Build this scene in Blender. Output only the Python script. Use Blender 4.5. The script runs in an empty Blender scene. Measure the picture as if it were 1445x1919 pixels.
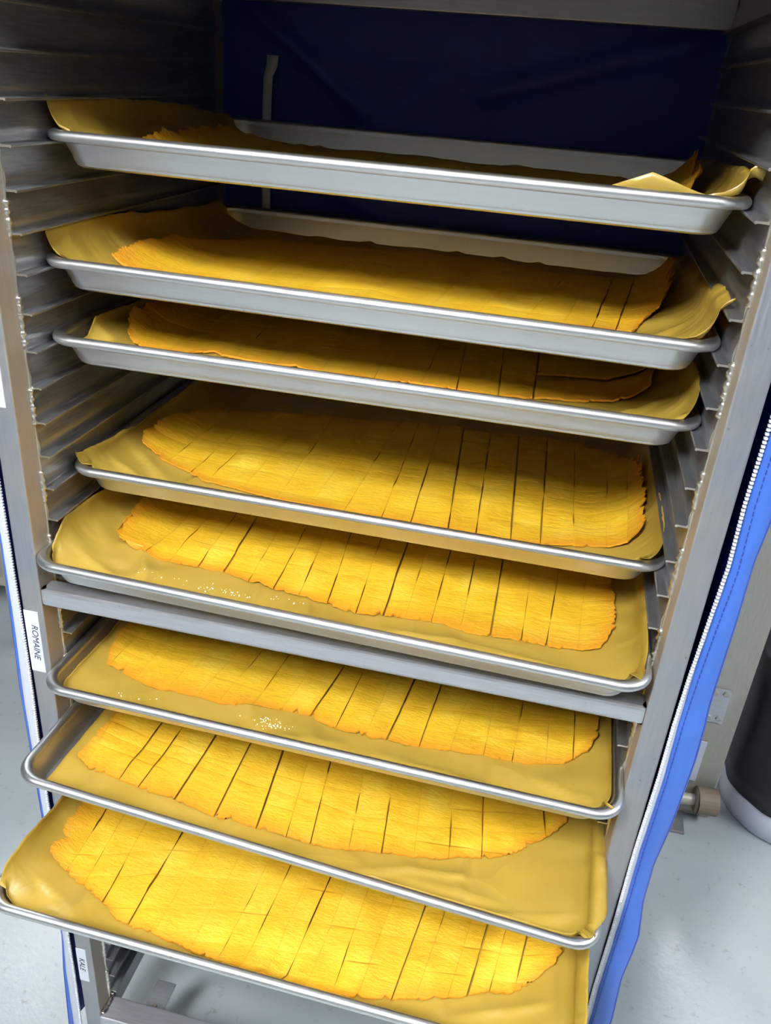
import bpy, bmesh, math, random
from mathutils import Matrix, Vector, noise

# ---------------------------------------------------------------- units: rack drawn in mm, floor at z = 0 m
U = 0.001
FLOOR = 1400.0
def V(x, y, z): return Vector((x*U, y*U, (z+FLOOR)*U))
C = bpy.context.scene.collection
S = bpy.context.scene

# ---------------------------------------------------------------- camera
cd = bpy.data.cameras.new('camera'); cam = bpy.data.objects.new('camera', cd); C.objects.link(cam)
cd.sensor_fit = 'HORIZONTAL'; cd.sensor_width = 36.0; cd.lens = 1573.71*36.0/1445.0
cd.clip_start = 0.02; cd.clip_end = 60
_r = Vector((0.9731142, 0.2192595, 0.0705272)); _d = Vector((0.1627030, -0.4376630, -0.8842957)); _f = Vector((-0.1630231, 0.8719956, -0.4615703))
m = Matrix(((_r.x, -_d.x, -_f.x, 0), (_r.y, -_d.y, -_f.y, 0), (_r.z, -_d.z, -_f.z, 0), (0, 0, 0, 1)))
cam.matrix_world = Matrix.Translation(V(183.93, -727.13, 80.41)) @ m
S.camera = cam

# ---------------------------------------------------------------- world, exposure
S.view_settings.view_transform = 'Standard'; S.view_settings.look = 'None'
S.view_settings.gamma = 1; S.view_settings.use_curve_mapping = False
S.view_settings.exposure = 0.0
w = bpy.data.worlds.new('world'); S.world = w; w.use_nodes = True
w.node_tree.nodes['Background'].inputs[0].default_value = (0.80, 0.90, 1.0, 1)
w.node_tree.nodes['Background'].inputs[1].default_value = 0.5
LAMP = 50.0          # strength of the tube fixtures' diffusers
LAMPS = [(-500, -1650, 55, 2.75), (900, -1250, 30, 0.4), (1400, 2960, 90, 1.5, .5), (-1900, 2000, 90, 0.8), (2500, -300, 90, 1.7)]   # x, y (mm), turn, level

# ---------------------------------------------------------------- helpers
def tag(o, label=None, cat=None, group=None, kind=None):
    if label: o['label'] = label
    if cat: o['category'] = cat
    if group: o['group'] = group
    if kind: o['kind'] = kind
    return o
def empty(name, loc, label, cat, group=None):
    o = bpy.data.objects.new(name, None); C.objects.link(o); o.location = loc; o.empty_display_size = .05
    return tag(o, label, cat, group)
def link(name, me, mat=None, parent=None, smooth=None):
    o = bpy.data.objects.new(name, me); C.objects.link(o)
    if mat and not me.materials: me.materials.append(mat)
    if parent: o.parent = parent
    return o
def obj(name, bm, mat, parent=None, smooth=False):
    me = bpy.data.meshes.new(name); bm.to_mesh(me); bm.free()
    if smooth:
        for p in me.polygons: p.use_smooth = True
    me.materials.append(mat)
    return link(name, me, None, parent)
def sharp(me, ang=40):
    me.set_sharp_from_angle(angle=math.radians(ang))
def add_box(bm, x0, x1, y0, y1, z0, z1, bev=0.0, rel=False):
    o = 0 if rel else FLOOR
    vs = [bm.verts.new(((x0, x1)[i & 1]*U, (y0, y1)[i >> 1 & 1]*U, ((z0, z1)[i >> 2 & 1]+o)*U)) for i in range(8)]
    fs = [bm.faces.new([vs[i] for i in q]) for q in ((0,2,3,1),(4,5,7,6),(0,1,5,4),(2,6,7,3),(0,4,6,2),(1,3,7,5))]
    if bev:
        es = list({e for f in fs for e in f.edges})
        bmesh.ops.bevel(bm, geom=es, offset=bev*U, segments=2, affect='EDGES', profile=.6)
def box(name, x0, x1, y0, y1, z0, z1, mat, parent=None, bev=0.0, rel=False):
    bm = bmesh.new(); add_box(bm, x0, x1, y0, y1, z0, z1, bev, rel)
    return obj(name, bm, mat, parent)
def add_tube(bm, p0, p1, r0, r1=None, n=12, caps=True):
    r1 = r0 if r1 is None else r1
    a = Vector(p0); b = Vector(p1); d = (b-a).normalized()
    u = d.orthogonal().normalized(); v = d.cross(u)
    L = [[bm.verts.new(c + u*math.cos(t*2*math.pi/n)*r + v*math.sin(t*2*math.pi/n)*r) for t in range(n)] for c, r in ((a, r0), (b, r1))]
    for i in range(n): bm.faces.new((L[0][i], L[0][(i+1) % n], L[1][(i+1) % n], L[1][i]))
    if caps: bm.faces.new(L[0][::-1]); bm.faces.new(L[1])
def lerp(P, t):
    if t <= P[0][0]: return P[0][1]
    for (a, b), (c, d) in zip(P, P[1:]):
        if t <= c: return b+(d-b)*(t-a)/(c-a)
    return P[-1][1]
def nz(x, y, z=0.0): return noise.noise(Vector((x, y, z)))
def smooth01(t): t = min(1, max(0, t)); return t*t*(3-2*t)

# ---------------------------------------------------------------- materials
def mat(name, col, rough=.5, metal=0.0, spec=.5):
    m = bpy.data.materials.new(name); m.use_nodes = True
    b = m.node_tree.nodes['Principled BSDF']
    b.inputs['Base Color'].default_value = (*col, 1); b.inputs['Roughness'].default_value = rough
    b.inputs['Metallic'].default_value = metal; b.inputs['Specular IOR Level'].default_value = spec
    return m
class NT:
    def __init__(s, m): s.t = m.node_tree; s.b = s.t.nodes['Principled BSDF']
    def n(s, typ, **kw):
        x = s.t.nodes.new(typ)
        for k, v in kw.items(): setattr(x, k, v)
        return x
    def l(s, a, b): s.t.links.new(a, b)
    def coord(s, scale=(1, 1, 1), which='Object'):
        c = s.n('ShaderNodeTexCoord'); mp = s.n('ShaderNodeMapping'); mp.inputs['Scale'].default_value = scale
        s.l(c.outputs[which], mp.inputs['Vector']); return mp.outputs[0]
    def noise(s, vec, scale, detail=4, rough=.55):
        x = s.n('ShaderNodeTexNoise'); x.inputs['Scale'].default_value = scale; x.inputs['Detail'].default_value = detail
        x.inputs['Roughness'].default_value = rough
        s.l(vec, x.inputs['Vector']); return x.outputs['Fac']
    def ramp(s, fac, stops):
        r = s.n('ShaderNodeValToRGB'); e = r.color_ramp.elements
        while len(e) < len(stops): e.new(.5)
        for i, (p, c) in enumerate(stops): e[i].position = p; e[i].color = (*c, 1) if len(c) == 3 else c
        s.l(fac, r.inputs[0]); return r.outputs[0]
    def mix(s, fac, a, b, typ='MIX'):
        x = s.n('ShaderNodeMix', data_type='RGBA', blend_type=typ)
        if isinstance(fac, float): x.inputs[0].default_value = fac
        else: s.l(fac, x.inputs[0])
        for i, v in ((6, a), (7, b)):
            if isinstance(v, tuple): x.inputs[i].default_value = (*v, 1)
            else: s.l(v, x.inputs[i])
        return x.outputs[2]
    def bump(s, h, strength, dist=.001):
        x = s.n('ShaderNodeBump'); x.inputs['Strength'].default_value = strength; x.inputs['Distance'].default_value = dist
        s.l(h, x.inputs['Height']); s.l(x.outputs[0], s.b.inputs['Normal'])

def metal_mat(name, col, rough, stretch, dark=.75, stain=None, metal=1.0):
    m = mat(name, col, rough, metal); t = NT(m)
    v = t.coord(stretch); f = t.noise(v, 30, 5, .6)
    v2 = t.coord((1, 1, 1)); g = t.noise(v2, 9, 4, .6)
    c = t.ramp(f, [(.3, tuple(x*dark for x in col)), (.7, col)])
    c = t.mix(t.ramp(g, [(.35, (0, 0, 0)), (.65, (1, 1, 1))]), c, t.mix(.45, c, stain or tuple(x*.8 for x in col)))
    sp = t.noise(v2, 120, 3, .7)
    c = t.mix(t.ramp(sp, [(.70, (0, 0, 0)), (.74, (.6, .6, .6))]), c, tuple(x*.35 for x in col))
    t.l(c, t.b.inputs['Base Color'])
    r = t.n('ShaderNodeMapRange'); r.inputs[3].default_value = rough-.08; r.inputs[4].default_value = rough+.14
    t.l(f, r.inputs[0]); t.l(r.outputs[0], t.b.inputs['Roughness'])
    t.bump(f, .12, .0004)
    return m
M = {}
M['pan'] = metal_mat('pan_aluminium', (.66, .665, .66), .36, (.6, 14, 14), .93, (.60, .59, .56))
M['rail'] = metal_mat('rail_aluminium', (.50, .52, .56), .36, (14, 1, 14), .62, (.38, .36, .32), .9)
M['post'] = metal_mat('post_aluminium', (.37, .385, .43), .46, (14, 14, 1), .85, (.48, .45, .38), .8)
M['post_residue_reflection'] = metal_mat('post_residue_reflection', (.50, .43, .35), .5, (14, 14, 1), .85, (.44, .36, .27), .5)  # post inner faces: beige residue plus the food's golden reflection painted in
M['bar'] = metal_mat('bar_aluminium', (.58, .59, .62), .38, (1, 14, 14), .8, None, .8)
M['weld'] = mat('weld_metal', (.72, .69, .62), .35, 1.0)
M['steel'] = metal_mat('dull_steel', (.50, .49, .43), .5, (14, 14, 1), .8, (.42, .38, .28), .35)
M['white_tape'] = mat('white_tape', (.50, .53, .60), .7)
M['teeth'] = mat('zipper_white', (.62, .63, .66), .4)
M['label'] = mat('label_paper', (.60, .63, .70), .45)
M['ink'] = mat('ink', (.03, .03, .04), .6)
M['wall'] = mat('wall_paint', (.17, .18, .19), .7)
M['dark'] = mat('dark_plastic', (.018, .019, .021), .42)
M['bag'] = mat('white_plastic', (.62, .64, .72), .45)
M['brown_rubber'] = mat('brown_rubber', (.22, .17, .11), .6)
def cover_mat(name, col, rough=.42):
    m = mat(name, col, rough); t = NT(m); v = t.coord()
    t.l(t.ramp(t.noise(v, 14, 4), [(.3, tuple(x*.86 for x in col)), (.7, col)]), t.b.inputs['Base Color'])
    t.bump(t.noise(v, 30, 4), .25, .004); return m
M['blue'] = cover_mat('blue_vinyl', (.050, .14, .52))
M['navy'] = cover_mat('blue_vinyl_shaded', (.022, .045, .32), .6)  # same blue vinyl, with the shade inside the cover put into its colour
def floor_mat():
    m = mat('floor_epoxy', (.4, .43, .44), .24, 0, .28); t = NT(m); v = t.coord()
    c = t.ramp(t.noise(v, 3, 5), [(.3, (.32, .36, .375)), (.7, (.39, .425, .435))])
    c = t.mix(t.ramp(t.noise(v, 40, 6, .75), [(.585, (0, 0, 0)), (.68, (.5, .5, .5))]), c, (.20, .19, .14))
    vd = t.coord((1, 3.5, 1)); 
    c = t.mix(t.ramp(t.noise(vd, 60, 5, .75), [(.67, (0, 0, 0)), (.70, (.7, .7, .7))]), c, (.16, .13, .08))
    t.l(c, t.b.inputs['Base Color'])
    t.bump(t.noise(v, 60, 4), .25, .002); return m
M['floor'] = floor_mat()
def paper_mat():
    m = mat('baking_parchment', (.50, .34, .045), .34); t = NT(m); v = t.coord()
    c = t.ramp(t.noise(v, 7, 4), [(.3, (.44, .29, .038)), (.7, (.51, .35, .06))])
    c = t.mix(t.ramp(t.noise(v, 16, 5, .6), [(.52, (0, 0, 0)), (.75, (.8, .8, .8))]), c, (.43, .26, .028))
    t.l(c, t.b.inputs['Base Color'])
    t.b.inputs['Coat Weight'].default_value = .35; t.b.inputs['Coat Roughness'].default_value = .26
    wv = t.n('ShaderNodeMix', data_type='VECTOR'); wv.inputs[0].default_value = .10      # crumple facets
    nt = t.n('ShaderNodeTexNoise'); nt.inputs['Scale'].default_value = 9; t.l(v, nt.inputs['Vector'])
    t.l(v, wv.inputs[4]); t.l(nt.outputs['Color'], wv.inputs[5])
    hs = []
    for sc in (8, 19):
        vo = t.n('ShaderNodeTexVoronoi', feature='F1'); vo.inputs['Scale'].default_value = sc; t.l(wv.outputs[1], vo.inputs['Vector']); hs.append(vo.outputs['Distance'])
    mm = t.n('ShaderNodeMath', operation='MULTIPLY_ADD'); mm.inputs[1].default_value = .3
    t.l(hs[1], mm.inputs[0]); t.l(hs[0], mm.inputs[2])
    t.bump(mm.outputs[0], .55, .016)
    tr = t.n('ShaderNodeBsdfTranslucent'); tr.inputs[0].default_value = (.75, .46, .05, 1)
    mx = t.n('ShaderNodeMixShader'); mx.inputs[0].default_value = .18
    out = t.t.nodes['Material Output']
    t.l(t.b.outputs[0], mx.inputs[1]); t.l(tr.outputs[0], mx.inputs[2]); t.l(mx.outputs[0], out.inputs[0])
    return m
M['paper'] = paper_mat()
def v2_(t): return t.coord((1, 1.8, 1))
def food_mat():
    m = mat('dried_sheet', (.8, .5, .03), .55); t = NT(m); v = t.coord()
    f = t.noise(v, 26, 6, .65)
    c = t.ramp(f, [(.28, (.66, .355, .010)), (.5, (.74, .45, .018)), (.72, (.80, .56, .06))])
    g = t.noise(v, 9, 3, .5)
    c = t.mix(t.ramp(g, [(.45, (0, 0, 0)), (.7, (.7, .7, .7))]), c, (.70, .38, .012))
    c = t.mix(t.ramp(t.noise(v2_(t), 34, 6, .7), [(.55, (0, 0, 0)), (.72, (.6, .6, .6))]), c, (.56, .27, .007))
    a = t.n('ShaderNodeAttribute'); a.attribute_name = 'rim'
    c = t.mix(a.outputs['Fac'], c, (.62, .24, .010))
    t.l(c, t.b.inputs['Base Color'])
    v2 = t.coord((1, 2.2, 1))
    h = t.noise(v2, 60, 6, .65); t.bump(h, .75, .0026)
    return m
M['food'] = food_mat()

# ================================================================ the room
box('floor', -3600, 4200, -4200, 4600, -1500, -1400, M['floor']); tag(bpy.data.objects['floor'], kind='structure')
for nme, a in (('wall_back', (-3600, 4200, 4600, 4700, -1400, 1320)), ('wall_front', (-3600, 4200, -4300, -4200, -1400, 1320)),
               ('wall_left', (-3700, -3600, -4200, 4600, -1400, 1320)), ('wall_right', (4200, 4300, -4200, 4600, -1400, 1320)),
               ('ceiling', (-3600, 4200, -4200, 4600, 1320, 1400))):
    tag(box(nme, *a, M['wall']), kind='structure')
for i, (x, y, rz, lv, *sz) in enumerate(LAMPS):
    t = empty('ceiling_light', V(x, y, 1320), 'white ceiling light fixture above the picture, ' + ('in front of the rack', 'in front of the rack, further right', 'behind the rack at right', 'behind the rack at left', 'beside the rack at right')[i], 'light', 'ceiling lights')
    t.rotation_euler.z = math.radians(rz); hl = 600*(sz[0] if sz else 1)
    box('housing', -hl-20, hl+20, -160, 160, -60, -1, M['wall'], t, 4, True)
    em = bpy.data.materials.new('lamp_diffuser_%d' % i); em.use_nodes = True; nt = em.node_tree; nt.nodes.clear()
    e = nt.nodes.new('ShaderNodeEmission'); o_ = nt.nodes.new('ShaderNodeOutputMaterial'); nt.links.new(e.outputs[0], o_.inputs[0])
    e.inputs[0].default_value = (.94, .97, 1, 1); e.inputs[1].default_value = LAMP*lv
    box('diffuser', -hl, hl, -140, 140, -75, -61, em, t, 0, True)

# ================================================================ the rack
P = 38.212; WX2 = 332.1
rack = empty('pan_rack', V(0, 0, -1400), 'tall aluminium pan rack with closely spaced runners, filled with eight sheet pans', 'rack')
def rk(o): o.location = o.location - rack.location; o.parent = rack; return o
for sx in (-1, 1):
    for y0, y1 in ((-30, 0), (495, 525)):
        a, b = sorted((sx*WX2, sx*357.4))
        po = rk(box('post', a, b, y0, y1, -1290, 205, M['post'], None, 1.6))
        po.data.materials.append(M['post_residue_reflection'])
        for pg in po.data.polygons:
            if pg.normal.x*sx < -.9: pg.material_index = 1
# runners: one extruded profile per slot (web, cove and ledge)
def rail_mesh(sx):
    bm = bmesh.new()
    prof = [(-336, -2.2), (-331.6, -2.2)]
    prof += [(-322, -1.8), (-320.4, -2.6), (-319.3, -1.8), (-319.2, -.5), (-320.2, .2), (-322, 0)]
    for a in range(0, 5):
        t = a/4*math.pi/2; prof.append((-327.8-2.4*math.sin(t), 2.4-2.4*math.cos(t)))
    prof += [(-329.6, 6), (-329.2, 10), (-329.8, 15), (-331.2, 21), (-332.1, 27), (-332.3, P-2.2), (-336, P-2.2)]
    ys = [0, 3, 30, 120, 250, 370, 495]
    R = [[bm.verts.new((-sx*px*U, y*U, pz*U)) for px, pz in prof] for y in ys]
    n = len(prof)
    for A, B in zip(R, R[1:]):
        for i in range(n): bm.faces.new((A[i], A[(i+1) % n], B[(i+1) % n], B[i]))
    bm.faces.new(R[0]); bm.faces.new(R[-1][::-1])
    bmesh.ops.recalc_face_normals(bm, faces=bm.faces)
    me = bpy.data.meshes.new('runner_rail'); bm.to_mesh(me); bm.free(); me.materials.append(M['rail']); me.materials.append(M['weld'])
    for p in me.polygons:
        p.use_smooth = len(p.vertices) == 4
        if len(p.vertices) > 4: p.material_index = 1
    sharp(me, 35); return me
for sx in (-1, 1):
    me = rail_mesh(sx)
    for n in range(-5, 33):
        o = link('runner_rail', me); o.location = V(0, 0, -n*P); rk(o)
    rk(box('side_skirt', *sorted((sx*WX2, sx*336)), 0, 495, -1290, -32*P-2.7, M['rail']))
# weld beads along the seam of runners and front posts
rnd = random.Random(3)
def bead(pts, r, name='weld_bead'):
    bm = bmesh.new(); prev = None; n = 8; rings = []
    for i, p in enumerate(pts):
        rr = r*(1+.35*math.sin(i*2.1)+rnd.uniform(-.15, .15)) * (0.5 if i in (0, len(pts)-1) else 1)
        rings.append([bm.verts.new((p[0]*U+rr*U*math.cos(a*2*math.pi/n), p[1]*U+rr*U*math.sin(a*2*math.pi/n), (p[2]+FLOOR)*U)) for a in range(n)])
    for A, B in zip(rings, rings[1:]):
        for i in range(n): bm.faces.new((A[i], A[(i+1) % n], B[(i+1) % n], B[i]))
    bm.faces.new(rings[0][::-1]); bm.faces.new(rings[-1])
    bmesh.ops.recalc_face_normals(bm, faces=bm.faces)
    return rk(obj(name, bm, M['weld'], None, True))
for sx in (-1, 1):
    z = 150
    while z > -1240:
        L = rnd.uniform(38, 62)
        bead([(sx*(WX2-.3+rnd.uniform(-.5, .5)), -1.2, z-k*3.0) for k in range(int(L/3))], 3.3)
        z -= L+rnd.uniform(28, 50)
    bead([(sx*(WX2-.2), -.8, 150-k*12) for k in range(118)], 1.3, 'seam_sealant')
# cross bars
rk(box('front_crossbar', -WX2, WX2, -30, -6, -479, -458, M['bar'], None, 3.5))
for sx in (-1, 1):
    for zz in (-458, -480): bead([(sx*(WX2-1), -27+k*2.2, zz) for k in range(4)], 2.8)
rk(box('bottom_bar', -WX2, WX2, -33, 5, -1281, -1243, M['bar'], None, 2.5))
rk(box('bottom_bar', -WX2, WX2, 490, 525, -1281, -1243, M['bar'], None, 2.5))
rk(box('top_rail', -WX2, WX2, -30, -4, 150, 205, M['bar'], None, 2))
rk(box('top_rail', -WX2, WX2, 497, 525, 155, 205, M['bar'], None, 2))
rk(box('rack_top', -WX2, WX2, -3, 496, 199, 204, M['rail']))
for sx in (-1, 1):
    bead([(sx*(WX2-3), 6.0-k*2.6, -1241+k*.2) for k in range(14)], 3.4)
    bead([(sx*(WX2-1), 7-k*.3, -1240-k*2.5) for k in range(6)], 4.0)
    for y0 in (5.5, 430):
        a, b = sorted((sx*(WX2-80), sx*(WX2-48)))
        pl = rk(box('caster_plate', a, b, y0, y0+60, -1279, -1273, M['bar'], None, 1.5))
        cx = sx*(WX2-26); cy = -14 if y0 < 100 else 508
        bm = bmesh.new(); add_tube(bm, V(cx, cy, -1279), V(cx, cy, -1289), .022)
        add_box(bm, cx-20, cx-16, cy-22, cy+22, -1362, -1288, 1); add_box(bm, cx+16, cx+20, cy-22, cy+22, -1362, -1288, 1); add_box(bm, cx-20, cx+20, cy-22, cy+22, -1292, -1288)
        fk = rk(obj('caster_fork', bm, M['steel']))
        bm = bmesh.new(); add_tube(bm, V(cx-13, cy, -1350), V(cx+13, cy, -1350), .050, None, 24)
        rk(obj('caster_wheel', bm, M['dark'], None))
        bm = bmesh.new(); add_tube(bm, V((a+b)/2, y0+16, -1273), V((a+b)/2, y0+16, -1270), .004, .003, 8)
        rk(obj('rivet', bm, M['brown_rubber']))
# paper labels on the left front post, lettering running down the post
def text_mesh(s, size, shear=.18):
    cu = bpy.data.curves.new('t', 'FONT'); cu.body = s; cu.size = size; cu.shear = shear; cu.align_x = 'CENTER'; cu.align_y = 'CENTER'; cu.resolution_u = 3
    cu.extrude = .00012
    o = bpy.data.objects.new('t', cu); C.objects.link(o)
    me = bpy.data.meshes.new_from_object(o.evaluated_get(bpy.context.evaluated_depsgraph_get()))
    bpy.data.objects.remove(o); return me
for x0, x1, z0, z1, s, xc, zc, sz in ((-357, -339, -576, -490, 'ROMAINE', -346.5, -533, .0112), (-360, -341.5, -1163, -1089, 'KALE', -350, -1124, .0125), (-357, -341, -243, -160, None, 0, 0, 0)):
    x0 = max(x0, -357.2)
    lb = rk(box('paper_label', x0, x1, -30.6, -30.05, z0, z1, M['label'])); tag(lb, 'white paper label stuck on the front post')
    if s:
        me = text_mesh(s, sz, .22); me.materials.clear(); me.materials.append(M['ink'])
        o = link('lettering', me, None, lb)
        o.rotation_euler = (math.radians(90), math.radians(90+2.5), 0)
        o.location = Vector((xc*U, -30.75*U, (zc+FLOOR)*U))
        tag(o, 'dark printed word ' + s)

# ================================================================ blue zip cover hung over the rack
cover = empty('rack_cover', V(0, 240, 212), 'bright blue zip-up vinyl cover hanging over the pan rack, front unzipped', 'cover')
def cv(o, par=None):
    o.location = o.location - cover.location; o.parent = cover; return o
def sheet(name, fn, nu, nv, mt, th=1.2, par=None, smooth=True):
    bm = bmesh.new(); G = [[bm.verts.new(V(*fn(i/nu, j/nv))) for j in range(nv+1)] for i in range(nu+1)]
    for i in range(nu):
        for j in range(nv): bm.faces.new((G[i][j], G[i+1][j], G[i+1][j+1], G[i][j+1]))
    bmesh.ops.recalc_face_normals(bm, faces=bm.faces)
    bmesh.ops.solidify(bm, geom=list(bm.faces), thickness=th*U)
    return obj(name, bm, mt, par, smooth)
def crease(px, pz, ax, az, bx, bz, wd, h):
    h *= 1.8
    dx, dz = bx-ax, bz-az; L = math.hypot(dx, dz); t = ((px-ax)*dx+(pz-az)*dz)/L/L
    s = abs((px-ax)*dz-(pz-az)*dx)/L
    e = smooth01(min(t, 1-t)*6+.2) if 0 < t < 1 else 0
    return h*e*math.exp(-(s/wd)**2)
def back_fn(u, v):
    x = -352+704*u; z = 212-1500*v
    y = 533+3*nz(x*.008, z*.008)+crease(x, z, -310, 160, -110, 20, 9, -9)+crease(x, z, 330, 150, 20, 60, 12, -8)+crease(x, z, -230, 95, 60, 70, 7, -4)
    y += crease(x, z, -200, -60, 60, -160, 10, -6)+crease(x, z, -110, 20, -60, -70, 7, -5)
    return (x, y, z)
cv(sheet('back_panel', back_fn, 90, 150, M['navy']))
teeR = [(-1290, 359.5), (-937, 359.5), (-890, 358.5), (-766, 359.5), (-648, 358.5), (-537, 360.5), (-471, 360), (-411, 361), (-334, 364), (-285, 366), (-222, 364), (-142, 365), (210, 365)]
outR = [(-1290, 388), (-935, 391), (-858, 387), (-810, 390), (-779, 391), (-722, 384), (-661, 383), (-603, 388), (-511, 391), (-467, 390), (-437, 388), (-341, 388), (-276, 387), (-234, 390), (-150, 392), (0, 390), (210, 388)]
teeL = [(-1290, -366), (-1151, -363.5), (-1070, -363.5), (-683, -361.5), (-610, -359.5), (-533, -359), (-365, -360), (210, -361)]
tapL = [(-1290, -377), (-1141, -375), (-1069, -371), (-782, -370), (-625, -371), (-514, -367.5), (-366, -366), (210, -366)]
outL = [(-1290, -390), (-1204, -386), (-1144, -383), (-1068, -376.5), (-784, -377), (-604, -378), (-494, -374), (-391, -371.5), (210, -373)]
def side_fn(sx):
    O = outR if sx > 0 else outL
    def fn(u, v):
        z = 210-1500*v; xo = lerp(O, z)-sx*1.2; y = -34+566*u
        x = xo*(1-smooth01(u*5))+sx*363*smooth01(u*5)+sx*1.5*nz(y*.01, z*.01, sx)*min(1, 5*u)
        if u < .02: y = -33
        return (x, y, z)
    return fn
for sx in (-1, 1): cv(sheet('side_panel', side_fn(sx), 30, 120, M['navy'], 1.0))
cv(sheet('top_panel', lambda u, v: (-364+728*u, -34+566*v, 212-.0*u), 12, 12, M['blue'], 1.5))
def roll_fn(u, v):
    a = u*2*math.pi; return (-360+720*v, -46+13*math.cos(a), 196+17*math.sin(a)+2*nz(v*9, u))
cv(sheet('rolled_front', roll_fn, 16, 30, M['blue'], 1.5))
flaps = []
def flap_fn(sx):
    def fn(u, v):
        z = 210-1498*v
        a, b = (lerp(teeR, z)+lerp([(-540, 4.6), (-400, 2.6), (-200, 1.6)], z), lerp(outR, z)) if sx > 0 else (lerp(tapL, z), lerp(outL, z))
        x = a+(b-a)*u; y = -31.5-(6 if sx > 0 else 2)*math.sin(u*math.pi)-(.8*nz(z*.02, u*2)+1.2*nz(z*.006, 5+u*2))*(1 if sx > 0 else .5)*math.sin(math.pi*min(1, u+.15))
        return (x, y, z)
    return fn
for sx in (-1, 1):
    fl = cv(sheet('front_flap', flap_fn(sx), 8, 300, M['blue'], 1.0)); flaps.append(fl)
    T = teeR if sx > 0 else teeL
    def tape(u, v, T=T, sx=sx):
        z = 210-1498*v; a = lerp(T, z); b = a+lerp([(-540, 5.5), (-400, 3.0), (-200, 1.8)], z) if sx > 0 else lerp(tapL, z)-1.0
        return (a+(b-a)*u+(.5*nz(z*.03, 3) if u > .5 else 0), -32.6 if sx > 0 else -32.2-1.8*u, z)
    o = sheet('zipper_tape', tape, 2, 300, M['white_tape'], .7, fl); o.location = cover.location*0
    bm = bmesh.new(); z = 205.0
    while z > -1285:
        x = lerp(T, z); add_box(bm, x-1.5, x+1.5, -35.2, -32.4, z-.9, z+.9); z -= 3.7
    tag(obj('zipper_teeth', bm, M['teeth'], fl), kind='stuff')
    bm = bmesh.new(); z = 200.0                                             # stitching
    while z > -1280 and sx > 0:
        x = lerp(teeR, z)+8; y = flap_fn(1)((x-lerp(teeR, z)-2.4)/(lerp(outR, z)-lerp(teeR, z)-2.4), (210-z)/1498)[1]
        add_box(bm, x-.35, x+.35, y-1.3, y-.3, z-2, z+2); z -= 6.5
    if sx > 0: tag(obj('stitching', bm, M['navy'], fl), kind='stuff')
    else: bm.free()
def strap_fn(u, v):
    z = 92-520*v; wd = 6.5 if v > .03 else 8
    return (-262+(u-.5)*2*wd+6*v*0-4*math.sin(min(1, v*4)*1.4)+(5 if v < .04 else 0), 520-1.5*math.sin(v*9), z)
tag(cv(sheet('strap', strap_fn, 2, 40, M['white_tape'], 1.0)), 'pale grey hanging strap')

# ================================================================ sheet pans
TR = [(0, -3.8, 49.2, -.0259), (3, -3.8, 25.7, -.0206), (5, -.5, 26.1, .0071), (9, 1.2, 34.1, -.0038), (11, -3.1, -57.3, -.0261), (15, .65, -73.5, -.0164), (17.5, -2.5, -138.8, -.0196), (20, -1.6, -214.3, -.0103)]
HB = 5.6
def rrect(inset, n=9, W=660, D=457):
    r = max(6, 32-inset*.45); a0 = inset; out = []
    for cx, cy, t0 in ((-W/2+a0+r, a0+r, math.pi), (W/2-a0-r, a0+r, 1.5*math.pi), (W/2-a0-r, D-a0-r, 0), (-W/2+a0+r, D-a0-r, .5*math.pi)):
        for k in range(n+1):
            a = t0+k*math.pi/2/n; out.append((cx+r*math.cos(a), cy+r*math.sin(a)))
    return out
def pan_mesh():
    bm = bmesh.new()
    prof = [(30, 0), (23, 0), (20.5, .8), (19, 3), (17.8, 7), (11.2, 23)]
    for k in range(11):
        a = math.radians(-20+k*25); prof.append((5.5+5.5*math.cos(a)*-1*-1, 26+5.5*math.sin(a)))
    prof += [(12.2, 20.0), (18.9, 5), (20.8, -.8), (23.5, -2.6), (30, -3)]
    rings = []
    for ins, z in prof: rings.append([bm.verts.new((x*U, y*U, z*U)) for x, y in rrect(ins)])
    n = len(rings[0])
    for A, B in zip(rings, rings[1:]):
        for i in range(n): bm.faces.new((A[i], A[(i+1) % n], B[(i+1) % n], B[i]))
    bm.faces.new(rings[0]); bm.faces.new(rings[-1][::-1])
    bmesh.ops.recalc_face_normals(bm, faces=bm.faces)
    me = bpy.data.meshes.new('sheet_pan'); bm.to_mesh(me); bm.free(); me.materials.append(M['pan'])
    for p in me.polygons: p.use_smooth = len(p.vertices) == 4
    sharp(me, 33); return me
PM = pan_mesh()
ordn = ['topmost', 'second', 'third', 'fourth', 'fifth', 'sixth', 'seventh', 'lowest']
extra = ['seen nearly edge-on', 'rim seen from just above', 'close under the second one', 'with plain golden rim below', 'just above the front crossbar', 'just below the front crossbar', 'sitting askew with bare left wall showing', 'pulled out furthest towards the viewer']
def place(o, k):
    n, dx, dy, yaw = TR[k]
    o.location = V(dx, dy, -n*P+HB-26)
    o.rotation_euler = (0, math.atan(P/660) if k == 6 else 0, yaw)
for k in range(8):
    o = link('sheet_pan', PM); place(o, k)
    tag(o, '%s aluminium sheet pan in the rack, %s' % (ordn[k], extra[k]), 'tray', 'sheet pans in the rack')

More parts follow.
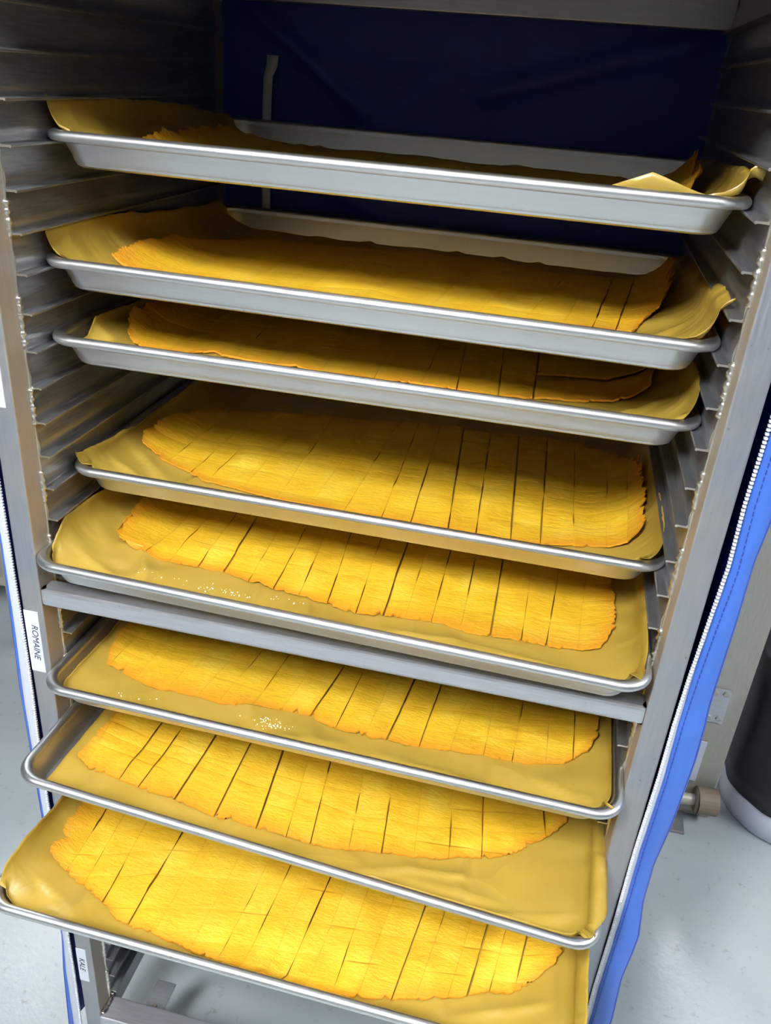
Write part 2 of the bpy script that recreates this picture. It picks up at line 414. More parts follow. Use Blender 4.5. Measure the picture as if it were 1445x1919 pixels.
# ================================================================ parchment liners
# per tray liner: left/right/front/back end and height (mm, tray coords: x across, y back from the front rim, z above the pan floor)
LIN=[
 dict(L=-320,R=319,HL=[(0,58),(110,57),(280,50),(400,36)],HR=[(0,42),(60,46),(280,38),(420,30)],HF=[(-320,22),(150,20),(205,26),(245,44),(290,28),(320,30)],F=10,FR=12),
 dict(L=-320,R=319,HL=[(0,56),(127,55),(250,44),(374,38)],HR=[(0,54),(77,56),(182,43),(420,28)],HF=[(-320,24),(0,22),(230,22),(320,26)],F=10,FR=10),
 dict(L=-312,R=319,HL=[(0,14),(60,16),(78,34),(169,27),(400,25)],HR=[(0,54),(80,56),(200,46),(420,30)],HF=[(-320,24),(100,26),(200,26),(250,22),(290,10),(320,6)],F=11,FR=4),
 dict(L=-319,R=319,HL=[(0,44),(78,34),(143,28),(266,29),(400,30)],HR=[(0,50),(60,54),(174,48),(420,30)],HF=[(-320,22),(0,25),(320,24)],F=10,FR=3),
 dict(L=-319,R=319,HL=[(0,12),(25,26),(64,54),(107,54),(400,40)],HR=[(0,30),(40,36),(90,40),(200,30),(420,25)],HF=[(-320,12),(-280,20),(0,22),(320,22)],F=11,FR=4),
 dict(L=-315,R=318,HL=[(0,16),(160,15),(400,18)],HR=[(0,26),(60,28),(170,26),(400,24)],HF=[(-320,14),(-200,22),(320,22)],F=11,FR=0),
 dict(L=-301,R=319,HL=[(0,7),(200,7),(420,7)],HR=[(0,31),(100,33),(400,34)],HF=[(-300,18),(0,20),(40,16),(90,26),(320,27)],F=11,FR=15),
 dict(L=-320,R=319,HL=[(0,8),(14,20),(40,50),(80,52),(130,42),(300,36)],HR=[(0,30),(60,31),(400,30)],HF=[(-320,14),(-200,22),(320,22)],F=11,FR=9),
]
WX=75.0; WY=34.0
def base_z(k,x,y):
    d=LIN[k]; t=0.0; H=0.0
    if x<d['L']+WX: t=min(1,(d['L']+WX-x)/WX); H=lerp(d['HL'],y)
    elif x>d['R']-WX: t=min(1,(x-d['R']+WX)/WX); H=lerp(d['HR'],y)
    zx=H*(1-math.sqrt(max(0,1-t*t)))
    u=0.0; G=0.0
    if y<d['F']+WY: u=min(1,(d['F']+WY-y)/WY); G=lerp(d['HF'],x)
    elif y>446-WY: u=min(1,(y-446+WY)/WY); G=5.0
    zy=G*(1-math.sqrt(max(0,1-u*u)))
    return 1.0+math.hypot(zx,zy)
def food_z(k,x,y): return base_z(k,min(max(x,-312),312),y)+4.0
FOLDS = {7: [(190, 30, 296, 74), (250, 14, 312, 60), (300, 20, 306, 200), (-300, 60, -230, 30)], 6: [(200, 20, 318, 52), (120, 52, 190, 66), (110, 40, 230, 44), (304, 30, 306, 170), (60, 20, 130, 58)],
 5: [(-60, 30, 30, 44), (60, 40, 200, 26), (240, 60, 310, 30)], 4: [(-316, 62, -236, 36), (-270, 110, -262, 60), (-250, 120, -225, 50), (60, 50, 300, 34), (90, 36, 260, 24), (312, 60, 306, 200), (-60, 20, 30, 46)],
 3: [(-316, 70, -250, 40), (-300, 110, -240, 60), (-110, 18, -40, 50)], 2: [(-310, 90, -262, 40), (-300, 60, -270, 30), (230, 60, 310, 100)], 1: [(240, 60, 318, 110), (256, 40, 316, 70), (-310, 60, -300, 200)], 0: [(-312, 60, -300, 200)]}
def wrinkle(k, x, y):
    v = wrinkle0(k, x, y)
    for i, (ax, ay, bx, by) in enumerate(FOLDS[k]):
        dx, dy = bx-ax, by-ay; L = math.hypot(dx, dy); t = ((x-ax)*dx+(y-ay)*dy)/L/L
        if -.1 < t < 1.1:
            s = ((x-ax)*dy-(y-ay)*dx)/L
            v += 5.0*smooth01((t+.1)*3)*smooth01((1.1-t)*3)*(math.exp(-abs(s)/3.2) if s > 0 else math.exp(-abs(s)/12))
    return v
def wrinkle0(k, x, y):
    a = noise.hetero_terrain(Vector((x*.006+k*7.3, y*.008, k*3.1)), .9, 2.0, 3, .3)
    b = 1-abs(nz(x*.011+k*5, y*.006+x*.004, k))*2
    return 1.7*a+3.4*max(0, b-.72)*3+2.2*nz(x*.018, y*.022, k*2.)
PANWALL = [(0, 23.4), (3, 20.2), (7, 18.9), (23, 12.4), (31.6, 12.4)]
def fit_pan(x, y, z):           # keep the paper inside the rounded pan until it clears the rim
    if z > 32.2: return x, y
    ins = lerp(PANWALL, z)+.9; r = max(6, 32-ins*.45)
    hx, hy = 330-ins-r, 228.5-ins-r; cy = y-228.5
    qx, qy = abs(x)-hx, abs(cy)-hy
    if qx > 0 and qy > 0:
        L = math.hypot(qx, qy)
        if L > r: qx, qy = qx*r/L, qy*r/L
    else: qx, qy = min(qx, r), min(qy, r)
    return math.copysign(hx+qx, x), 228.5+math.copysign(hy+qy, cy)
def liner(k):
    d = LIN[k]; L, R, F = d['L'], d['R'], d['F']
    us = [('a', -1, math.sin(math.pi/2*(1-i/14))) for i in range(14)]
    xs = [(L+WX-WX*t, 0) for _, _, t in us]
    n = 150; xs += [(L+WX+(R-L-2*WX)*i/n, 0) for i in range(n+1)]
    xs += [(R-WX+WX*math.sin(math.pi/2*i/14), 0) for i in range(1, 15)]
    if d['FR'] > 0: xs += [(R, d['FR']*i/4) for i in range(1, 5)]
    ys = [F+WY-WY*math.sin(math.pi/2*(1-i/10)) for i in range(10)]
    ys += [F+WY+80*i/26 for i in range(26)]+[F+WY+80+(446-2*WY-F-80)*i/44 for i in range(45)]
    ys += [446-WY+(WY-8)*math.sin(math.pi/2*i/5) for i in range(1, 6)]
    bm = bmesh.new(); G = []
    for i, (x, flr) in enumerate(xs):
        col = []
        for j, y in enumerate(ys):
            z = base_z(k, x, y)
            inner = min(1, max(0, (x-L-6)/25), max(0, (R-6-x)/25))*min(1, max(0, (y-F-3)/14))
            z += max(-.6, wrinkle(k, x, y))*inner
            xx, yy = x, y
            eg = max(0, 1-(x-L)/60, 1-(R-x)/60)
            if eg > 0:
                xx += eg*2.2*nz(y*.018, k*3.3, 1 if x > 0 else 2)*(-.6 if abs(x) > 300 else 1); z += eg*2.5*nz(y*.03, k*1.7, 7)
                if z > 20: z += eg*1.5*nz(y*.15, k, 9)
            if flr:
                flx = flr*(.15+.85*smooth01((y-F-4)/34) if k not in (0, 1) else 1)
                xx += flx+1.2*nz(y*.2, k); z += 1.5+math.sin(flr/ d['FR']*math.pi/2)*3-(.03*flr*flr if k in (0,6) else -.5*flr); z += 1.5*nz(y*.05, 3, k)
                z = max(z, 32.5)
            if y < F+WY: z += .8*nz(x*.03, k, 4)*(1-(y-F)/WY)*(1 if z > 6 else 0)
            if xx < -321 : xx = -321
            xx, yy = fit_pan(xx, yy, z)
            col.append(bm.verts.new((xx*U, yy*U, z*U)))
        G.append(col)
    for i in range(len(G)-1):
        for j in range(len(ys)-1): bm.faces.new((G[i][j], G[i+1][j], G[i+1][j+1], G[i][j+1]))
    bmesh.ops.recalc_face_normals(bm, faces=bm.faces)
    if bm.faces[len(bm.faces)//2].normal.z < 0: bmesh.ops.reverse_faces(bm, faces=bm.faces)
    o = obj('parchment_liner', bm, M['paper'], None, True)
    sm = o.modifiers.new('thickness', 'SOLIDIFY'); sm.thickness = .15*U; sm.offset = 1
    return o
lextra = ['its left edge curling high against the runners', 'its right end curling up over the pan corner', 'its right corner lifted off the pan rim', 'its left corner pointing above the rim', 'folded at the front left corner', 'with sparkling crystals spilled in front', 'broad bare area at its right end', 'draped over the left rim at the very bottom']
for k in range(8):
    o = liner(k); place(o, k)
    tag(o, 'golden-brown parchment liner in the %s pan, %s' % (ordn[k], lextra[k]), 'baking paper', 'parchment liners in the pans')

# ================================================================ dried sheets scored into squares
def rect_out(front, back): return front+back
OUT = {
0: [(-276, 150), (-270, 90), (-240, 74), (0, 70), (200, 74), (282, 95), (296, 160), (296, 330), (250, 392), (0, 405), (-250, 398), (-276, 330)],
1: [(-293, 164), (-292, 84), (-270, 82), (-185, 72), (0, 66), (150, 72), (246, 112), (258, 112), (270, 150), (288, 200), (300, 300), (306, 395), (180, 375), (30, 405), (-119, 385), (-240, 350), (-290, 237)],
2: [(-297, 227), (-297, 169), (-296, 134), (-282, 94), (-268, 79), (-215, 72), (-197, 92), (-120, 84), (-29, 78), (97, 79), (141, 80), (170, 93), (217, 101), (272, 123), (291, 134), (298, 189), (298, 330), (250, 390), (0, 405), (-240, 385), (-290, 310)],
3: [(-298, 211), (-300, 183), (-302, 138), (-296, 119), (-267, 107), (-225, 88), (-193, 74), (-60, 50), (132, 48), (173, 48), (230, 62), (270, 65), (293, 62), (306, 76), (309, 118), (311, 220), (306, 282), (275, 340), (234, 371), (120, 362), (-1, 355), (-150, 320), (-270, 290)],
4: [(-291, 158), (-285, 137), (-284, 109), (-260, 98), (-226, 91), (-174, 95), (-141, 95), (-104, 85), (-45, 78), (7, 69), (55, 71), (100, 77), (130, 72), (160, 67), (193, 74), (226, 76), (259, 80), (283, 84), (296, 116), (295, 173), (292, 228), (292, 380), (240, 402), (-250, 402), (-290, 340)],
5: [(-303, 190), (-301, 140), (-297, 108), (-287, 82), (-281, 84), (-232, 71), (-168, 67), (-127, 65), (-78, 76), (-25, 75), (17, 65), (68, 63), (134, 71), (176, 76), (236, 82), (265, 90), (293, 110), (303, 136), (304, 190), (302, 370), (240, 405), (-250, 405), (-302, 360)],
6: [(-286, 240), (-285, 146), (-287, 92), (-289, 72), (-268, 60), (-226, 59), (-153, 53), (-104, 47), (-52, 46), (-15, 48), (35, 50), (82, 60), (140, 75), (198, 96), (232, 114), (264, 144), (289, 173), (303, 240), (303, 360), (240, 405), (-240, 405), (-285, 360)],
7: [(-300, 190), (-300, 145), (-300, 118), (-293, 110), (-299, 97), (-297, 86), (-268, 76), (-215, 56), (-204, 52), (-195, 44), (-164, 35), (-132, 34), (-63, 21), (-9, 12), (37, 12), (80, 22), (112, 31), (199, 56), (221, 68), (249, 74), (275, 95), (296, 116), (303, 139), (305, 220), (303, 370), (240, 405), (-240, 405), (-300, 360)]}
# column cuts: x at y=100, lean (dx per mm of y), how far the cut has opened
def ln(a, b, g): s = (a[0]-b[0])/(a[1]-b[1]); return (a[0]+s*(100-a[1]), max(-.12, min(.12, s)), g)
COLS = {
7: [((-274, 129), (-273, 93), .5), ((-250, 134), (-247, 72), .3), ((-218, 139), (-213, 54), .6), ((-171, 167), (-172, 59), .75), ((-138, 157), (-140, 32), .2), ((-89, 163), (-93, 30), .15), ((-53, 155), (-59, 24), .2), ((-25, 162), (-31, 29), .4), ((1, 155), (-3, 24), .1), ((26, 159), (17, 24), .7), ((48, 158), (41, 25), .1), ((74, 157), (69, 29), .3), ((106, 154), (96, 37), .3), ((144, 152), (131, 37), .6), ((170, 150), (152, 46), .4), ((206, 148), (181, 54), .2), ((225, 146), (200, 54), .9), ((247, 145), (224, 70), .4), ((270, 145), (253, 81), .7)],
6: [((-279, 112), (-272, 65), .1), ((-225, 147), (-228, 60), .9), ((-197, 160), (-202, 58), .7), ((-153, 160), (-155, 54), .9), ((-107, 166), (-103, 47), .95), ((-65, 165), (-52, 46), .9), ((-35, 170), (-15, 50), .4), ((-7, 171), (13, 52), .6), ((36, 165), (57, 55), .4), ((74, 180), (91, 62), .6), ((113, 178), (125, 76), .4), ((145, 184), (164, 86), .5), ((182, 189), (198, 105), .6), ((220, 191), (234, 119), .2), ((258, 193), (266, 145), .8)],
5: [((-280, 161), (-284, 80), .05), ((-240, 161), (-246, 80), .1), ((-186, 161), (-203, 76), .35), ((-146, 161), (-162, 70), .15), ((-120, 166), (-133, 76), .3), ((-86, 174), (-93, 75), .6), ((-46, 171), (-59, 75), .15), ((-13, 154), (-23, 77), .75), ((14, 162), (10, 64), .4), ((51, 178), (46, 62), .4), ((78, 168), (71, 63), .9), ((113, 185), (108, 75), .6), ((149, 165), (142, 70), .15), ((181, 172), (180, 79), .2), ((214, 154), (212, 80), .35), ((248, 154), (249, 86), .2), ((277, 171), (278, 98), .5)],
4: [((-236, 196), (-237, 105), .4), ((-211, 223), (-208, 98), .4), ((-180, 205), (-172, 91), .45), ((-154, 229), (-141, 94), .95), ((-117, 210), (-107, 87), .3), ((-86, 228), (-75, 78), .5), ((-59, 225), (-44, 75), .5), ((-32, 228), (-12, 89), .55), ((10, 226), (24, 68), .5), ((43, 236), (54, 69), .9), ((71, 192), (78, 64), .3), ((98, 239), (106, 63), .5), ((130, 236), (138, 64), .45), ((162, 253), (170, 68), .75), ((199, 229), (202, 73), .5), ((231, 232), (228, 77), .6), ((263, 215), (260, 83), .4)],
3: [((-253, 164), (-254, 104), .35), ((-216, 144), (-217, 85), .45), ((-189, 148), (-191, 83), .35), ((-144, 146), (-145, 59), .1), ((-102, 176), (-99, 59), .35), ((-55, 175), (-58, 53), .1), ((-17, 190), (-18, 46), .4), ((19, 204), (25, 82), .5), ((50, 222), (58, 84), .6), ((77, 342), (99, 87), .85), ((117, 313), (133, 50), .7), ((155, 344), (171, 52), .9), ((196, 295), (203, 59), .75), ((233, 338), (238, 65), .5), ((276, 298), (273, 68), .45), ((298, 259), (293, 63), .3)],
2: [((-230, 232), (-226, 110), .1), ((-164, 232), (-154, 110), .4), ((-110, 232), (-105, 110), .1), ((-60, 232), (-55, 110), .1), ((0, 232), (4, 110), .2), ((51, 233), (57, 74), .4), ((83, 227), (94, 78), .5), ((129, 227), (137, 89), .6), ((170, 279), (173, 92), .9), ((201, 272), (207, 98), .1), ((245, 272), (245, 98), .1)],
1: [((-220, 250), (-226, 110), .1), ((-150, 250), (-156, 110), .1), ((-80, 250), (-86, 110), .1), ((-10, 250), (-16, 110), .15), ((60, 250), (54, 110), .1), ((120, 279), (106, 131), .1), ((172, 279), (154, 131), .4), ((207, 331), (192, 110), .15), ((234, 303), (220, 110), .7), ((260, 315), (243, 113), .7)],
0: [((-200, 200), (-200, 100), .1), ((-110, 200), (-110, 100), .1), ((-20, 200), (-20, 100), .1), ((70, 200), (70, 100), .1), ((160, 200), (160, 100), .1), ((240, 200), (240, 100), .3)]}
ROWS = {
7: [([(-300, 12), (-112, 35), (-64, 45), (2, 56), (88, 66), (188, 80), (300, 95)], .15), ([(-300, 28), (-204, 50), (-172, 59), (-94, 81), (0, 96), (101, 106), (190, 116), (300, 128)], .3), ([(-300, 66), (-254, 79), (-226, 89), (-171, 107), (-83, 128), (67, 146), (225, 150), (300, 165)], .15), ([(-300, 88), (-266, 107), (-225, 124), (-168, 146), (-118, 160), (100, 184), (300, 200)], .15)],
6: [([(-300, 99), (-290, 98), (-247, 95), (-152, 88), (-57, 82), (49, 85), (120, 92), (160, 98), (300, 125)], .3), ([(-300, 118), (-100, 106), (48, 105), (120, 114), (192, 133), (261, 154), (300, 165)], .15), ([(-300, 136), (-262, 135), (-155, 128), (-24, 130), (118, 148), (186, 162), (268, 186), (300, 196)], .4)],
5: [([(-300, 112), (-162, 107), (15, 90), (102, 95), (189, 108), (300, 130)], .1), ([(-300, 145), (-100, 142), (85, 130), (185, 144), (300, 165)], .1)],
4: [([(-300, 110), (-121, 102), (-29, 97), (65, 106), (172, 116), (300, 132)], .15), ([(-300, 150), (-100, 136), (103, 140), (164, 160), (300, 178)], .15)],
3: [([(-310, 96), (-191, 86), (-60, 78), (25, 82), (96, 88), (166, 99), (310, 112)], .35), ([(-310, 128), (-60, 118), (14, 122), (96, 134), (164, 141), (273, 147), (310, 150)], .2), ([(-310, 160), (-134, 162), (-1, 170), (89, 175), (164, 178), (310, 182)], .15), ([(-310, 185), (-134, 190), (-1, 196), (89, 203), (200, 209), (310, 212)], .2)],
2: [([(-300, 120), (0, 120), (172, 164), (278, 193), (300, 200)], .2)],
1: [([(-300, 130), (300, 150)], .1)], 0: [([(-300, 130), (300, 130)], .1)]}
CURL = {0: (15, 24), 1: (8, 16), 2: (10, 6), 3: (10, 10), 4: (6, 2), 5: (6, 4), 6: (2, 6), 7: (8, 4)}
WIDE = {(2, 8)}
def inside(p, poly):
    x, y = p; r = False; j = len(poly)-1
    for i in range(len(poly)):
        a, b = poly[i], poly[j]
        if (a[1] > y) != (b[1] > y) and x < (b[0]-a[0])*(y-a[1])/(b[1]-a[1])+a[0]: r = not r
        j = i
    return r
def clip(poly, q):
    for (ax, ay), (bx, by) in zip(q, q[1:]+q[:1]):
        if not poly: return poly
        ex, ey = bx-ax, by-ay
        out = []; pr = poly[-1]; dp = ex*(pr[1]-ay)-ey*(pr[0]-ax)
        for c in poly:
            dc = ex*(c[1]-ay)-ey*(c[0]-ax)
            if (dc >= 0) != (dp >= 0):
                t = dp/(dp-dc); out.append((pr[0]+(c[0]-pr[0])*t, pr[1]+(c[1]-pr[1])*t))
            if dc >= 0: out.append(c)
            pr, dp = c, dc
        poly = out
    return poly
def area(p): return .5*sum(a[0]*b[1]-b[0]*a[1] for a, b in zip(p, p[1:]+p[:1]))
def ragged(poly, k):
    rn = random.Random(40+k); out = []
    for (ax, ay), (bx, by) in zip(poly, poly[1:]+poly[:1]):
        L = math.hypot(bx-ax, by-ay); n = max(1, int(L/3.2)); nx, ny = (by-ay)/L, -(bx-ax)/L
        for i in range(n):
            t = i/n; x, y = ax+(bx-ax)*t, ay+(by-ay)*t
            j = 2.2*nz(x*.05, y*.05, k*2.)+1.25*rn.uniform(-1, 1)
            if rn.random() < .05: j -= rn.uniform(2, 5)
            if i == 0: j = 0
            out.append((x+nx*j, y+ny*j))
    return out
SUB = (0, .06, .36, .64, .94, 1)
fextra = ['dark brown-gold, almost hidden behind the pan rim', 'golden, lit along its front edge, torn at its right end', 'dim golden, broken by a wide crack at its right end', 'yellow, neatly scored, with a torn flap at its right end', 'yellow, scored, with one long open cut left of centre', 'yellow, smooth at the left, in the pan below the crossbar', 'yellow, with wide open cuts on its left half', 'bright yellow with a frilled left edge, nearest the viewer']
npiece = 0; sheets = []
for k in range(8):
    root = empty('cracker_sheet', (0, 0, 0), '%s cracker sheet, %s' % (ordn[k], fextra[k]), 'cracker sheet', 'dried cracker sheets in the pans')
    place(root, k); sheets.append(root)
    poly = ragged(OUT[k], k)
    cs = [(-345, 0, 0)]+[ln(*c) for c in COLS[k]]+[(345, 0, 0)]
    rs = [([(-400, -20), (400, -20)], 0)]+ROWS[k]
    step = 38 if k > 2 else (50 if k else 90)
    while max(v for _, v in rs[-1][0]) < 430: rs.append(([(a, b+step) for a, b in rs[-1][0]], .12 if k > 1 else .06))
    cl, cr = CURL[k]
    xa = min(p[0] for p in OUT[k]); xb = max(p[0] for p in OUT[k])
    def fz(x, y):
        z = food_z(k, x, y)+max(-1, 1.6*nz(x*.012, y*.014, k+20))+.9*nz(x*.03, y*.03, k)
        t = max(0, (xa+50-x)/50); z += cl*t*t*(1+.45*nz(y*.06, 5, k)); t = max(0, (x-xb+50)/50); z += cr*t*t*(1+.45*nz(y*.06, 9, k))
        wk = wrinkle(k, x, y); z += max(-.6, wk)*.9
        if k == 7 and x < -230: z += 2.6*nz(x*.08, y*.045, 3)*min(1, (-230-x)/30)
        return z
    def cx(i, y): return cs[i][0]+cs[i][1]*(y-100)
    def gapc(i, y):
        g = cs[i][2]
        if i == 0 or i == len(cs)-1: return 0
        m_ = nz(y*.028+i*3.7, k*5.1+i); v = max(0, min(1, (m_+g*1.15-.52)*3.0))
        return .16+g*.1+v*(.5+1.9*g)
    def gapr(j, x):
        if (k, j) == (2, 1) and x > 172: return 26-11*smooth01((x-172)/90)
        g = rs[j][1]; m_ = nz(x*.02+j*5.7, k*3.3+j); return .16+g*.25+max(0, min(1, (m_+g-.30)*3))*1.3
    def pt(i, j, s, t):
        x = (cx(i, 150)+cx(i+1, 150))/2
        for _ in range(4):
            y0 = lerp(rs[j][0], x)+gapr(j, x)/2; y1 = lerp(rs[j+1][0], x)-gapr(j+1, x)/2; y = y0+(y1-y0)*t
            x0 = cx(i, y)+gapc(i, y)/2; x1 = cx(i+1, y)-gapc(i+1, y)/2; x = x0+(x1-x0)*s
        return (x, y)
    seglen = [(a, b) for a, b in zip(poly, poly[1:]+poly[:1])]
    def dist_out(x, y):
        return min(abs(x-a[0])+abs(y-a[1]) for a in poly)
    for i in range(len(cs)-1):
        for j in range(len(rs)-1):
            G = [[pt(i, j, s, t) for t in SUB] for s in SUB]
            ins = [[inside(p, poly) for p in r] for r in G]
            cnt = sum(map(sum, ins))
            cell = [G[0][0], G[-1][0], G[-1][-1], G[0][-1]]
            full = cnt == 36
            near = None
            if not full or cnt == 0:
                near = clip(list(poly), [(min(p[0] for r in G for p in r)-1, min(p[1] for r in G for p in r)-1), (max(p[0] for r in G for p in r)+1, min(p[1] for r in G for p in r)-1), (max(p[0] for r in G for p in r)+1, max(p[1] for r in G for p in r)+1), (min(p[0] for r in G for p in r)-1, max(p[1] for r in G for p in r)+1)])
                if len(near) < 3 or abs(area(near)) < 20: continue
            bm = bmesh.new(); lay = bm.verts.layers.float.new('rim'); vd = {}
            def vert(x, y, edge, gr=.3):
                key = (round(x*40), round(y*40))
                if key not in vd:
                    v = bm.verts.new((x*U, y*U, (fz(x, y)-(gr if edge else 0))*U))
                    d_ = dist_out(x, y); v[lay] = max(0, 1-d_/14)*.8+(gr*.3 if edge else 0)
                    vd[key] = v
                return vd[key]
            for a in range(5):
                for b in range(5):
                    q = [G[a][b], G[a+1][b], G[a+1][b+1], G[a][b+1]]
                    ed = [(a == 0 or b == 0), (a == 4 or b == 0), (a == 4 or b == 4), (a == 0 or b == 4)]
                    qi = ins[a][b]+ins[a+1][b]+ins[a+1][b+1]+ins[a][b+1]
                    if full or (qi == 4 and min(dist_out(*p) for p in q) > 10):
                        f = [vert(*p, e) for p, e in zip(q, ed)]
                    else:
                        pl = clip(near, q)
                        if len(pl) < 3 or abs(area(pl)) < .4: continue
                        f = []
                        for p in pl:
                            on = any(abs(p[0]-c[0])+abs(p[1]-c[1]) < .02 and e for c, e in zip(q, ed))
                            v = vert(*p, on)
                            if not f or f[-1] is not v: f.append(v)
                        if len(f) > 1 and f[0] is f[-1]: f.pop()
                    if len(set(f)) < 3 or len(set(f)) != len(f): continue
                    try: bm.faces.new(f)
                    except ValueError: pass
            if not bm.faces or sum(f.calc_area() for f in bm.faces) < 25e-6: bm.free(); continue
            be = [e for e in bm.edges if e.is_boundary]
            r_ = bmesh.ops.extrude_edge_only(bm, edges=be)
            for v in [g for g in r_['geom'] if isinstance(g, bmesh.types.BMVert)]:
                v.co.z -= 2.4*U; v[lay] = .8
            bmesh.ops.recalc_face_normals(bm, faces=bm.faces)
            me = bpy.data.meshes.new('cracker_piece'); bm.to_mesh(me); bm.free(); me.materials.append(M['food'])
            for p in me.polygons: p.use_smooth = True
            sharp(me, 50)
            link('cracker_piece', me, None, root); npiece += 1
print('pieces', npiece)

# torn flaps curled up at the sheet ends
def flap(k, path, h, lean, seed, n=34):
    bm = bmesh.new(); lay = bm.verts.layers.float.new('rim'); rn = random.Random(seed); A = []
    for i in range(n+1):
        t = i/n*(len(path)-1); a = min(int(t), len(path)-2); f = t-a
        x, y, z = [path[a][q]+(path[a+1][q]-path[a][q])*f for q in range(3)]
        hh = h*(.45+.4*abs(nz(i*.23, seed))*2+rn.uniform(-.12, .18))*min(1, .25+min(i, n-i)*.2); col = []
        for j in range(6):
            s = j/5; v = bm.verts.new(((x+lean[0]*s*hh+2*nz(i*.3, j*.4, seed)*s)*U, (y+lean[1]*s*hh+1.5*nz(i*.2, j*.5, seed+3)*s)*U, (z+hh*math.sin(s*1.25)+nz(i*.3, s*3, seed)*2*s)*U)); v[lay] = s*.9; col.append(v)
        A.append(col)
    for i in range(n):
        for j in range(5): bm.faces.new((A[i][j], A[i+1][j], A[i+1][j+1], A[i][j+1]))
    bmesh.ops.recalc_face_normals(bm, faces=bm.faces)
    o = obj('torn_flap', bm, M['food'], sheets[k], True); sm = o.modifiers.new('thickness', 'SOLIDIFY'); sm.thickness = 1.4*U; tag(o, 'torn dried flap curled upwards')
flap(3, [(300, 110, 14), (306, 180, 16), (304, 250, 15), (294, 320, 12)], 16, (.35, 0), 5)
flap(3, [(310, 170, 20), (312, 230, 22), (308, 300, 18)], 22, (.05, .1), 8, 24)
flap(1, [(284, 190, 16), (292, 260, 18), (300, 330, 20)], 16, (.6, .5), 11)
flap(1, [(296, 300, 24), (300, 370, 22), (296, 410, 18)], 20, (.5, .9), 14, 24)
flap(0, [(290, 190, 30), (296, 260, 30), (297, 320, 26)], 24, (.1, .2), 17, 26)
flap(2, [(290, 150, 12), (296, 200, 14), (298, 280, 12)], 12, (.4, .2), 21, 26)
flap(4, [(-289, 120, 14), (-290, 170, 15), (-290, 220, 14)], 8, (-.3, .1), 23, 20)

# crystals spilled on the liners
for k, spots in ((5, [(-66, 50, 16, 5, 60), (-225, 48, 30, 4, 10)]), (4, [(-130, 60, 34, 5, 40), (-215, 62, 20, 5, 8), (-60, 66, 16, 3, 10)])):
    rn = random.Random(k); bm = bmesh.new()
    for cx_, cy_, rx, ry, n in spots:
        for _ in range(n):
            x, y = rn.gauss(cx_, rx/1.6), rn.gauss(cy_, ry/1.3)
            y = max(y, 30); r = rn.uniform(.35, 1.0)
            bmesh.ops.create_icosphere(bm, subdivisions=1, radius=r*U, matrix=Matrix.Translation(Vector((x, y, base_z(k, x, y)+max(-.6, wrinkle(k, x, y))+r*.4))*U))
    o = obj('crystals', bm, M['crystal'] if 'crystal' in M else M.setdefault('crystal', mat('crystal', (.95, .9, .7), .08)), None, True); place(o, k)
    tag(o, 'clear sparkling crystals scattered on parchment in front of the %s sheet' % ordn[k], 'crystals', kind='stuff')

# ================================================================ behind the rack, right: stand on a foot plate and a lined bin
st = empty('equipment_stand', V(680, 860, -1400), 'dull metal stand leg with a screwed plate, behind the blue cover at right', 'stand')
def sd(o, par=None): o.location = o.location - st.location; o.parent = st; return o
ang = math.radians(-12)
sd(box('leg', 610, 712, 845, 895, -1372, 150, M['steel'], None, 3))
mp = sd(box('bracket_plate', 635, 678, 840, 844.5, -1132, -1040, M['bar'], None, 1))
for zx, zz in ((645, -1051), (668, -1051), (645, -1119), (668, -1119)):
    bm = bmesh.new(); add_tube(bm, V(zx, 840, zz), V(zx, 836, zz), .0075, .006, 12); add_box(bm, zx-6, zx+6, 835.4, 836.2, zz-.8, zz+.8)
    o = obj('screw', bm, M['steel'], mp)
bm = bmesh.new(); add_tube(bm, V(560, 800, -1335), V(672, 812, -1335), .013, None, 16); sd(obj('axle', bm, M['steel'], None, False))
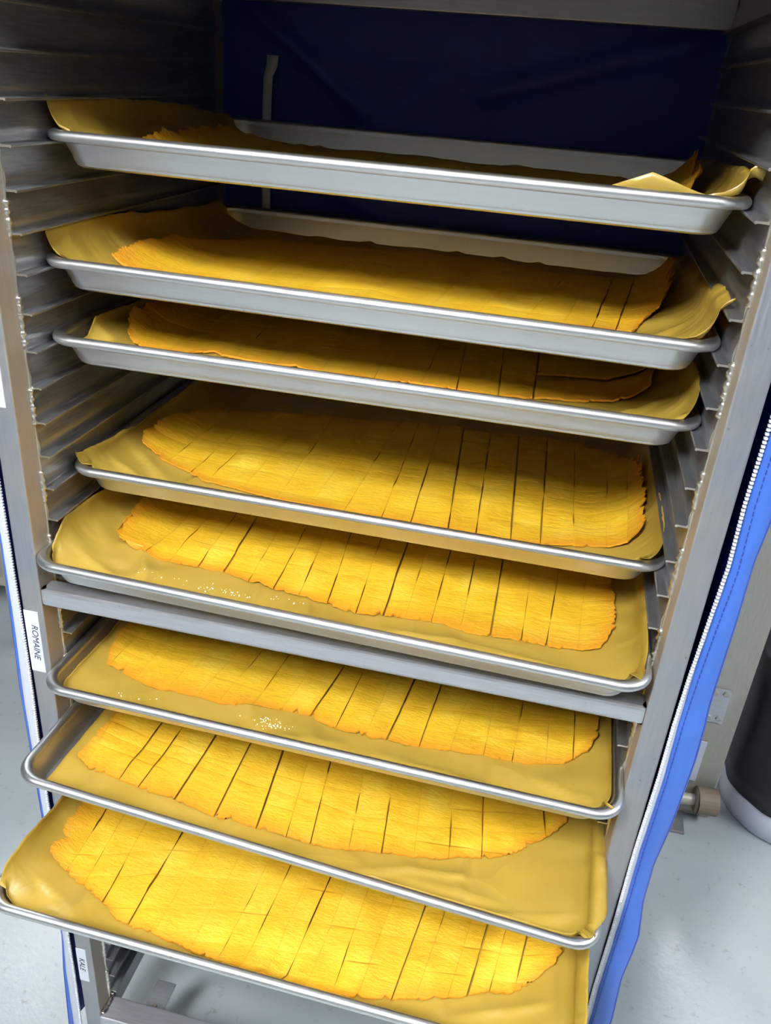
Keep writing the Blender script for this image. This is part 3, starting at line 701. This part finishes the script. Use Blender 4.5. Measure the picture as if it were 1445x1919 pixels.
bm = bmesh.new(); add_tube(bm, V(668, 812, -1335), V(712, 816, -1335), .031, .031, 24); add_tube(bm, V(664, 812, -1335), V(668, 812, -1335), .026, .031, 24); sd(obj('roller', bm, M['brown_rubber']))
sd(box('base_bar', 480, 712, 830, 900, -1398, -1372, M['steel'], None, 3))
sd(box('foot_plate', 592, 652, 762, 830, -1399.5, -1393, M['post'], None, 2))
pc = box('paper_sheet', 585, 662, 840, 843, -1306, -1190, M['bag']); tag(pc, 'white sheet standing behind the blue cover beside the stand leg', 'sheet')

bc = V(896, 925, -1400)
bn = empty('waste_bin', bc, 'round bin draped in a black bag with pale rim at floor, far right', 'bin')
def lathe(name, prof, mt, wob=0, seed=0, n=72):
    bm = bmesh.new(); R = []
    for r, z in prof:
        ring = []
        for i in range(n):
            a = i/n*2*math.pi; rr = r*(1+wob*nz(math.cos(a)*3, math.sin(a)*3+z*.004, seed))
            ring.append(bm.verts.new((rr*U*math.cos(a), rr*U*math.sin(a), z*U)))
        R.append(ring)
    for A, B in zip(R, R[1:]):
        for i in range(n): bm.faces.new((A[i], A[(i+1) % n], B[(i+1) % n], B[i]))
    bm.faces.new(R[0][::-1]); bm.faces.new(R[-1])
    bmesh.ops.recalc_face_normals(bm, faces=bm.faces)
    return obj(name, bm, mt, bn, True)
lathe('pail', [(136, 0), (147, 5), (151, 40), (153, 96)], M['bag'], .01)
lathe('bin_bag', [(150, 80), (155, 81), (158, 130), (162, 300), (168, 430), (158, 445)], M['dark'], .03, 4)

# left background: low steel table
tb = empty('work_table', V(-1500, 1500, -1400), 'dull steel work table standing behind the rack at far left', 'table')
def tt(o): o.location = o.location - tb.location; o.parent = tb; return o
tt(box('table_top', -2300, -1060, 900, 2100, -560, -520, M['steel'], None, 4))
tt(box('lower_shelf', -2260, -1100, 940, 2060, -1220, -1190, M['steel'], None, 4))
for x in (-2260, -1120):
    for y in (940, 2040): tt(box('leg', x-20, x+20, y-20, y+20, -1400, -560, M['steel'], None, 3))
print('tris', sum(len(o.data.polygons)*2 for o in S.objects if o.type == 'MESH'))
